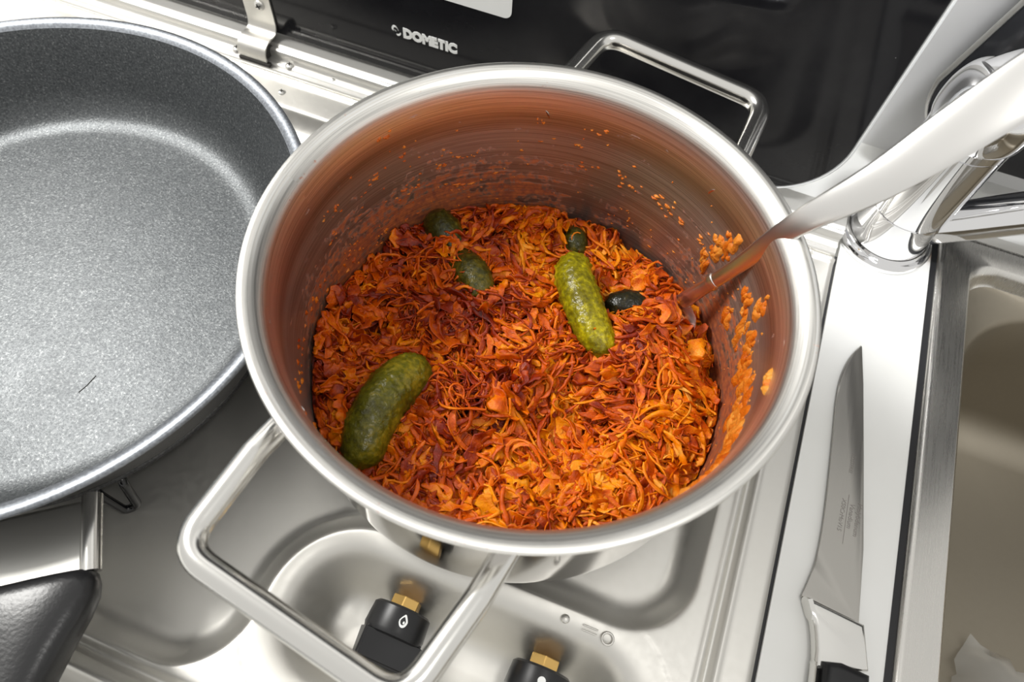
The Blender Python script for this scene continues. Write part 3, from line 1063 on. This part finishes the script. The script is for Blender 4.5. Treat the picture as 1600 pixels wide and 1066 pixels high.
for deg, z, la, up_ in SPOTS:
    right = -40 < deg < 50
    nn = 8 if right else 5
    for j in range(nn):
        a = math.radians(deg) + rng.normal(0, la * 0.00042) / 0.0995 * 1.3
        s = rng.uniform(0.25, 0.9) * (1.0 if right else 0.7)
        k_ = 0.00062 if right else 0.00038
        blob(a, min(z + rng.normal(0, up_ * 0.00048), 0.106), la * k_ * s, up_ * k_ * s * (1.25 if right else 0.8), (0.0017 if right else 0.0011) * s + 0.0002)
for j in range(150):
    deg = rng.choice([rng.uniform(118, 178), rng.uniform(-20, 60), rng.uniform(60, 118)], p=[.55, .3, .15])
    z = 0.035 + 0.06 * rng.uniform(0, 1) ** 1.3
    blob(math.radians(deg), z, rng.uniform(.0003, .0013), rng.uniform(.0002, .0006), 0.0004)
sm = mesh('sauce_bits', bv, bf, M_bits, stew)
sm['kind'] = 'stuff'
under(stew)


# ------------------------------------------------------------------ gherkins
def gherkin(path, rmax, label, m, bumps=200, taper=0.55):
    P = smoothprof(path, 8)
    n = len(P)
    rad = []
    for i in range(n):
        t = i / (n - 1)
        e = math.sqrt(max(0.0, 1 - (2 * t - 1) ** 6)) * (0.86 + 0.14 * math.sin(PI * t))
        rad.append(max(rmax * e, 0.0008))
    o = tube('gherkin', P, rad, m, None, 22)
    me = o.data
    bm = bmesh.new()
    bm.from_mesh(me)
    bmesh.ops.subdivide_edges(bm, edges=bm.edges[:], cuts=1, use_grid_fill=True)
    bm.to_mesh(me)
    bm.free()
    me.polygons.foreach_set('use_smooth', [True] * len(me.polygons))
    me.update()
    cen = [Vector(p) for p in P]
    vs = me.vertices
    nrm = [Vector(v.normal) for v in vs]
    ctr = [(random.randrange(len(vs)), random.uniform(0.0004, 0.0009)) for _ in range(bumps)]
    base = [v.co.copy() for v in vs]
    for i, v in enumerate(vs):
        d = 0.0
        for c, h in ctr:
            q = (base[i] - base[c]).length_squared
            if q < 2e-5:
                d += h * math.exp(-q / 1.2e-6)
        v.co = base[i] + nrm[i] * d
    tag(o, label, 'gherkin', 'gherkins in the stew')
    # set the origin in the middle of the fruit
    c = sum((v.co for v in me.vertices), Vector()) / len(me.vertices)
    me.transform(Matrix.Translation(-c))
    o.location = c
    return o


G1 = gherkin_mat('gherkin_yellow', (0.085, 0.070, 0.002), (0.23, 0.195, 0.003), (0.50, 0.42, 0.006))
G2 = gherkin_mat('gherkin_olive', (0.048, 0.044, 0.003), (0.105, 0.098, 0.004), (0.26, 0.20, 0.01))
G5 = gherkin_mat('gherkin_blackened', (0.006, 0.006, 0.003), (0.016, 0.014, 0.005), (0.06, 0.045, 0.012))
G3 = gherkin_mat('gherkin_dark', (0.020, 0.020, 0.003), (0.048, 0.045, 0.004), (0.14, 0.11, 0.01))
gherkin([(0.0075, 0.0650, 0.0380), (0.0085, 0.0540, 0.0420), (0.0160, 0.0420, 0.0435), (0.0260, 0.0290, 0.0425), (0.0390, 0.0165, 0.0410)], 0.0100, 'yellow-green gherkin lying whole on the stew beside the spoon', G1)
gherkin([(-0.0405, -0.0220, 0.0380), (-0.0455, -0.0340, 0.0440), (-0.0480, -0.0480, 0.0465), (-0.0480, -0.0640, 0.0460), (-0.0440, -0.0790, 0.0430)], 0.0114, 'olive gherkin at the front left of the stew against the pot wall', G2)
gherkin([(-0.0740, 0.0640, 0.0310), (-0.0660, 0.0575, 0.0360), (-0.0530, 0.0470, 0.0290), (-0.0400, 0.0370, 0.0350), (-0.0290, 0.0260, 0.0350)], 0.0098, 'dark half-buried gherkin at the back left under cabbage shreds', G3)
gherkin([(-0.0020, 0.0880, 0.0270), (0.0005, 0.0840, 0.0315), (0.0030, 0.0790, 0.0320), (0.0050, 0.0740, 0.0260)], 0.0066, 'small dark gherkin end poking out by the back wall of the pot', G3, 30)
gherkin([(0.0310, 0.0470, 0.0310), (0.0370, 0.0500, 0.0350), (0.0450, 0.0530, 0.0350), (0.0530, 0.0560, 0.0310)], 0.0080, 'blackish gherkin piece between the yellow-green gherkin and the spoon', G5, 30)

# ------------------------------------------------------------------ spoon
spoon = tag(empty('serving_spoon', (0.066, 0.059, 0.045)), 'stainless steel serving spoon standing in the stew and leaning on the pot rim', 'spoon')
A = Vector((0.0655, 0.0590, 0.0450))
hp = smoothprof([(0.0642, 0.0580, 0.0410), (0.0655, 0.0590, 0.0450), (0.0715, 0.0580, 0.0630), (0.0790, 0.0562, 0.0860), (0.0905, 0.0545, 0.1235), (0.1085, 0.0605, 0.1510),
                 (0.1225, 0.0715, 0.1690), (0.1370, 0.0845, 0.1860), (0.1530, 0.0985, 0.2020), (0.1640, 0.1080, 0.2110)], 4)
hq = np.linspace(0, 9, len(hp))
hw = [(float(a_), float(b_)) for a_, b_ in zip(np.interp(hq, range(10), [.0050, .0042, .0035, .0036, .0050, .0074, .0092, .0103, .0108, .0050]), np.interp(hq, range(10), [.0012, .0014, .0016, .0017, .0017, .0016, .0016, .0016, .0015, .0010]))]
M_spoon = mat('spoon_steel', (0.80, 0.79, 0.77), 0.30, 1.0)
tube('spoon_handle', hp, hw, M_spoon, spoon, 24, (-0.27, -0.62, 0.73))
tube('spoon_collar', [(0.0722, 0.0578, 0.0655), (0.0730, 0.0577, 0.0680), (0.0736, 0.0576, 0.0700)], [(0.0039, 0.0019), (0.0045, 0.0024), (0.0039, 0.0019)], M_spoon, spoon, 20, (-0.27, -0.62, 0.73))
# collar where the handle joins the bowl
# bowl: shallow dish heading to the front left, mostly under the stew
tip = Vector((0.0430, 0.0080, 0.0260))
ux = (tip - A).normalized()
uy = ux.cross(Vector((0, 0, 1))).normalized()
uz = uy.cross(ux)
v, f = [], []
nu, nv = 18, 12
Ls = (tip - A).length
for side in (0, 1):
    for i in range(nu + 1):
        t = i / nu
        wd = 0.0150 * (math.sin(PI * min(1, t ** 0.8)) ** 0.7) + 0.0042 * (1 - t) ** 2
        for k in range(nv + 1):
            s = -1 + 2 * k / nv
            dep = -0.009 * (1 - s * s) * math.sin(PI * t) ** 0.8
            v.append(A + ux * (t * Ls) + uy * (s * wd) + uz * (dep - side * 0.0010))
m1 = (nu + 1) * (nv + 1)
for side in (0, 1):
    for i in range(nu):
        for k in range(nv):
            a = side * m1 + i * (nv + 1) + k
            f.append((a, a + 1, a + nv + 2, a + nv + 1))
mesh('spoon_bowl', v, f, M_polish, spoon)
under(spoon)

# ------------------------------------------------------------------ knife
knife = tag(empty('kitchen_knife', (0.178, -0.02, 0.001)), 'kitchen knife with steel blade and black handle lying on the white worktop', 'knife')
M_blade = steel('blade_steel', (0.44, 0.425, 0.395), 0.34, (50, 1, 1), 30, 0.02)
edge = smoothprof([(0.1700, 0.1000), (0.1655, 0.0900), (0.1625, 0.0760), (0.1622, 0.0600), (0.1635, 0.0400), (0.1650, 0.0150), (0.1660, -0.0100), (0.1655, -0.0280), (0.1635, -0.0400), (0.1615, -0.0480)], 4)
spine = [(0.1888, -0.0505), (0.1865, -0.0150), (0.1800, 0.0350), (0.1745, 0.0760), (0.1708, 0.0995)]
prism('blade', edge + spine, 0.0012, 0.0026, M_blade, knife, 0.0003, 1)
prism('bolster', smoothprof([(0.1618, -0.0484), (0.1645, -0.0540), (0.1672, -0.0600), (0.1695, -0.0700), (0.1702, -0.0780)], 3) + [(0.1935, -0.0700), (0.1892, -0.0510)], 0.0008, 0.0085, M_polish, knife, 0.0022, 3)
prism('heel_strip', [(0.1622, -0.0482), (0.1890, -0.0508), (0.1892, -0.0530), (0.1630, -0.0504)], 0.0026, 0.0062, M_rail, knife, 0.0008, 2)
prism('handle', [(0.1725, -0.0738), (0.1805, -0.0715), (0.1925, -0.0722), (0.1950, -0.1000), (0.1970, -0.1500), (0.1985, -0.1850), (0.1830, -0.1880), (0.1780, -0.1500), (0.1735, -0.1000)], 0.0008, 0.0130, M_black, knife, 0.0036, 3)
tube('tang', [(0.1706, -0.0750, 0.0050), (0.1716, -0.1000, 0.0060), (0.1758, -0.1500, 0.0060)], [(0.0010, 0.0040)] * 3, M_polish, knife, 8, (0, 0, 1))
M_etch = mat('etched_marking', (0.33, 0.31, 0.29), 0.5, 0.8)


def on_blade(x, y):
    return Matrix.Translation((x, y, 0.0027)) @ Matrix.Rotation(math.radians(-91), 4, 'Z')


for x, y, s, sz in ((0.1808, 0.0075, 'Molybdenum', 0.0034), (0.1772, 0.0060, 'Vanadium', 0.0034), (0.1730, 0.0070, 'X50CrMoV15', 0.0030), (0.1742, 0.0330, 'ROSTFREI', 0.0026)):
    text('etched_marking', s, sz, M_etch, knife, on_blade(x, y), 0.00004, 0.12)
prism('etched_line', [(0.1758, 0.0100), (0.1760, 0.0100), (0.1764, -0.0160), (0.1762, -0.0160)], 0.0026, 0.00275, M_etch, knife)
under(knife)

# ------------------------------------------------------------------ tap
tap = tag(empty('kitchen_tap', (0.1735, 0.1860, 0.0)), 'chrome kitchen tap on the worktop behind the pot, right of the glass lid', 'tap')
TX, TY = 0.1735, 0.1860
lathe('foot_ring', smoothprof([(0.0285, 0.0), (0.0288, 0.0030), (0.0272, 0.0052), (0.0252, 0.0060), (0.0240, 0.0075)], 3), M_chrome, tap, 64, (TX, TY, 0), 40)
lathe('tap_body', [(0.0238, 0.006), (0.0232, 0.012), (0.0222, 0.030), (0.0220, 0.0318), (0.0214, 0.0320), (0.0214, 0.0326), (0.0220, 0.0328), (0.0220, 0.0860), (0.0214, 0.0862), (0.0214, 0.0868), (0.0222, 0.0870), (0.0224, 0.0915)], M_chrome, tap, 64, (TX, TY, 0), 30)
lathe('tap_head', smoothprof([(0.0224, 0.0915), (0.0240, 0.0950), (0.0246, 0.1020), (0.0236, 0.1110), (0.0200, 0.1190), (0.0120, 0.1240), (0.0, 0.1255)], 4), M_chrome, tap, 64, (TX, TY, 0))
tube('tap_lever', smoothprof([(TX - 0.008, TY - 0.006, 0.1205), (TX + 0.010, TY + 0.004, 0.1290), (TX + 0.035, TY + 0.012, 0.1340), (TX + 0.075, TY + 0.024, 0.1420), (TX + 0.100, TY + 0.031, 0.1470)], 4), [(0.0150, 0.0060)] * 9 + [(0.0135, 0.0050)] * 8, M_chrome, tap, 20, (0, 0, 1))
sp = smoothprof([(TX + 0.012, TY - 0.002, 0.020), (TX + 0.030, TY + 0.000, 0.0310), (TX + 0.060, TY + 0.004, 0.0500), (TX + 0.110, TY + 0.010, 0.0780), (TX + 0.180, TY + 0.018, 0.1050), (TX + 0.230, TY + 0.024, 0.110), (TX + 0.246, TY + 0.026, 0.094)], 5)
tube('tap_spout', sp, 0.0120, M_chrome, tap, 28)
bm = bmesh.new()
bmesh.ops.create_cone(bm, cap_ends=True, segments=20, radius1=0.0032, radius2=0.0032, depth=0.003, matrix=Matrix.Translation((TX - 0.0215, TY - 0.0085, 0.0760)) @ Vector((-0.93, -0.37, 0)).to_track_quat('Z', 'Y').to_matrix().to_4x4())
frombm('indicator_button', bm, M_brass, tap, True, 40)
under(tap)

# ------------------------------------------------------------------ sink
sink = tag(empty('sink', (0.40, -0.08, 0.0)), 'built-in stainless steel sink right of the white worktop strip', 'sink')
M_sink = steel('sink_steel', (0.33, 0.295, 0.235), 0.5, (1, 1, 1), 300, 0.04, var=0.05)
M_flange = steel('sink_flange_steel', (0.69, 0.675, 0.64), 0.28, (40, 1, 1), 30, 0.02)


def sl(x0, x1, y0, y1, r, z):
    return [(x, y, z) for x, y in rrect((x0 + x1) / 2, (y0 + y1) / 2, (x1 - x0) / 2, (y1 - y0) / 2, r, 14)]


loft('sink_flange', [sl(0.2070, 0.60, -0.345, 0.2060, 0.012, -0.003), sl(0.2070, 0.60, -0.345, 0.2060, 0.012, 0.0010), sl(0.2085, 0.598, -0.3435, 0.2045, 0.012, 0.0026), sl(0.2110, 0.596, -0.341, 0.2020, 0.012, 0.0026), sl(0.2135, 0.594, -0.338, 0.2000, 0.012, 0.0010),
                     sl(0.2265, 0.585, -0.320, 0.1900, 0.014, 0.0006), sl(0.2285, 0.583, -0.318, 0.1885, 0.016, -0.0012), sl(0.2300, 0.581, -0.316, 0.1870, 0.018, -0.0060), sl(0.2300, 0.581, -0.316, 0.1870, 0.018, -0.0100),
                     sl(0.2310, 0.580, -0.315, 0.1860, 0.020, -0.0125)], M_flange, sink, False, 50)
loft('sink_bowl', [sl(0.2310, 0.580, -0.315, 0.1860, 0.020, -0.0125), sl(0.2345, 0.577, -0.310, 0.1810, 0.060, -0.0150), sl(0.2365, 0.575, -0.308, 0.1785, 0.062, -0.0210), sl(0.2400, 0.572, -0.304, 0.1750, 0.062, -0.060),
                   sl(0.2450, 0.567, -0.299, 0.1700, 0.062, -0.118), sl(0.2490, 0.563, -0.295, 0.1660, 0.060, -0.130), sl(0.2580, 0.554, -0.286, 0.1570, 0.055, -0.1385), sl(0.2720, 0.540, -0.272, 0.1430, 0.046, -0.1410), sl(0.33, 0.48, -0.21, 0.08, 0.03, -0.1420)], M_sink, sink, True)
under(sink)

# sink lid: a second dark glass pane upright behind the tap
slid = tag(empty('sink_cover', (0.3, 0.2345, 0.033)), 'dark glass sink lid standing upright behind the chrome tap', 'sink lid')
M_glass2 = mat('dark_grey_glass', (0.035, 0.036, 0.040), 0.12)
lo_ = [(x + max(0, (z - 0.08)) * 0.22, z) for x, z in lid_outline(0.1600, 0.62, 0.0330, 0.36, 0.045, 0.045)]
prism('glass_pane', lo_, -0.2370, -0.2320, M_glass2, slid, 0.0006, 1, TXZ)
E2 = [(x - 0.0008, 0.2345, z) for x, z in lo_[16:]]
tube('edge_strip', E2, [(0.0012, 0.0026)] * len(E2), M_rail, slid, 8, (0, 1, 0))
box('hinge_foot', (0.30, 0.2300, 0.0), (0.34, 0.2390, 0.036), M_rail, slid, 0.001)
box('hinge_foot', (0.50, 0.2300, 0.0), (0.54, 0.2390, 0.036), M_rail, slid, 0.001)
under(slid)

# ------------------------------------------------------------------ clear plastic in the sink
M_clear = mat('clear_plastic', (0.9, 0.9, 0.88), 0.1, 0.0, IOR=1.9, Alpha=0.5, Coat_Weight=1.0)
nu, nv = 20, 20
U, Vv = np.meshgrid(np.linspace(-1, 1, nu), np.linspace(-1, 1, nv), indexing='ij')
px_ = 0.335 + 0.062 * U + 0.016 * Vv
py_ = -0.055 + 0.058 * Vv - 0.020 * U
dome = np.clip(1 - np.maximum(np.abs(U), np.abs(Vv)) ** 2.2, 0, 1) ** 0.95
cr = 0.0
for i in range(16):
    a = rng.uniform(0, PI)
    cr = cr + rng.uniform(.002, .006) * (np.abs(((U * math.cos(a) + Vv * math.sin(a)) * rng.uniform(1.5, 4) + rng.uniform(0, 6)) % 2 - 1) - 0.5)
pz_ = -0.1405 + 0.058 * dome + cr * (0.15 + dome)
px_ = px_ + rng.normal(0, 0.0016, px_.shape)
py_ = py_ + rng.normal(0, 0.0016, px_.shape)
pz_ = np.maximum(pz_ + rng.normal(0, 0.0034, px_.shape), -0.1400)
ii = np.arange(nu * nv).reshape(nu, nv)
PF = np.stack([ii[:-1, :-1], ii[1:, :-1], ii[1:, 1:], ii[:-1, 1:]], -1).reshape(-1, 4)
bag = npmesh('plastic_bag', np.stack([px_ - 0.335, py_ + 0.055, pz_ + 0.14], -1).reshape(-1, 3), PF, M_clear, None, False)
bag.location = (0.366, -0.066, -0.14)
tag(bag, 'crumpled clear plastic bag lying in the sink', 'plastic bag')
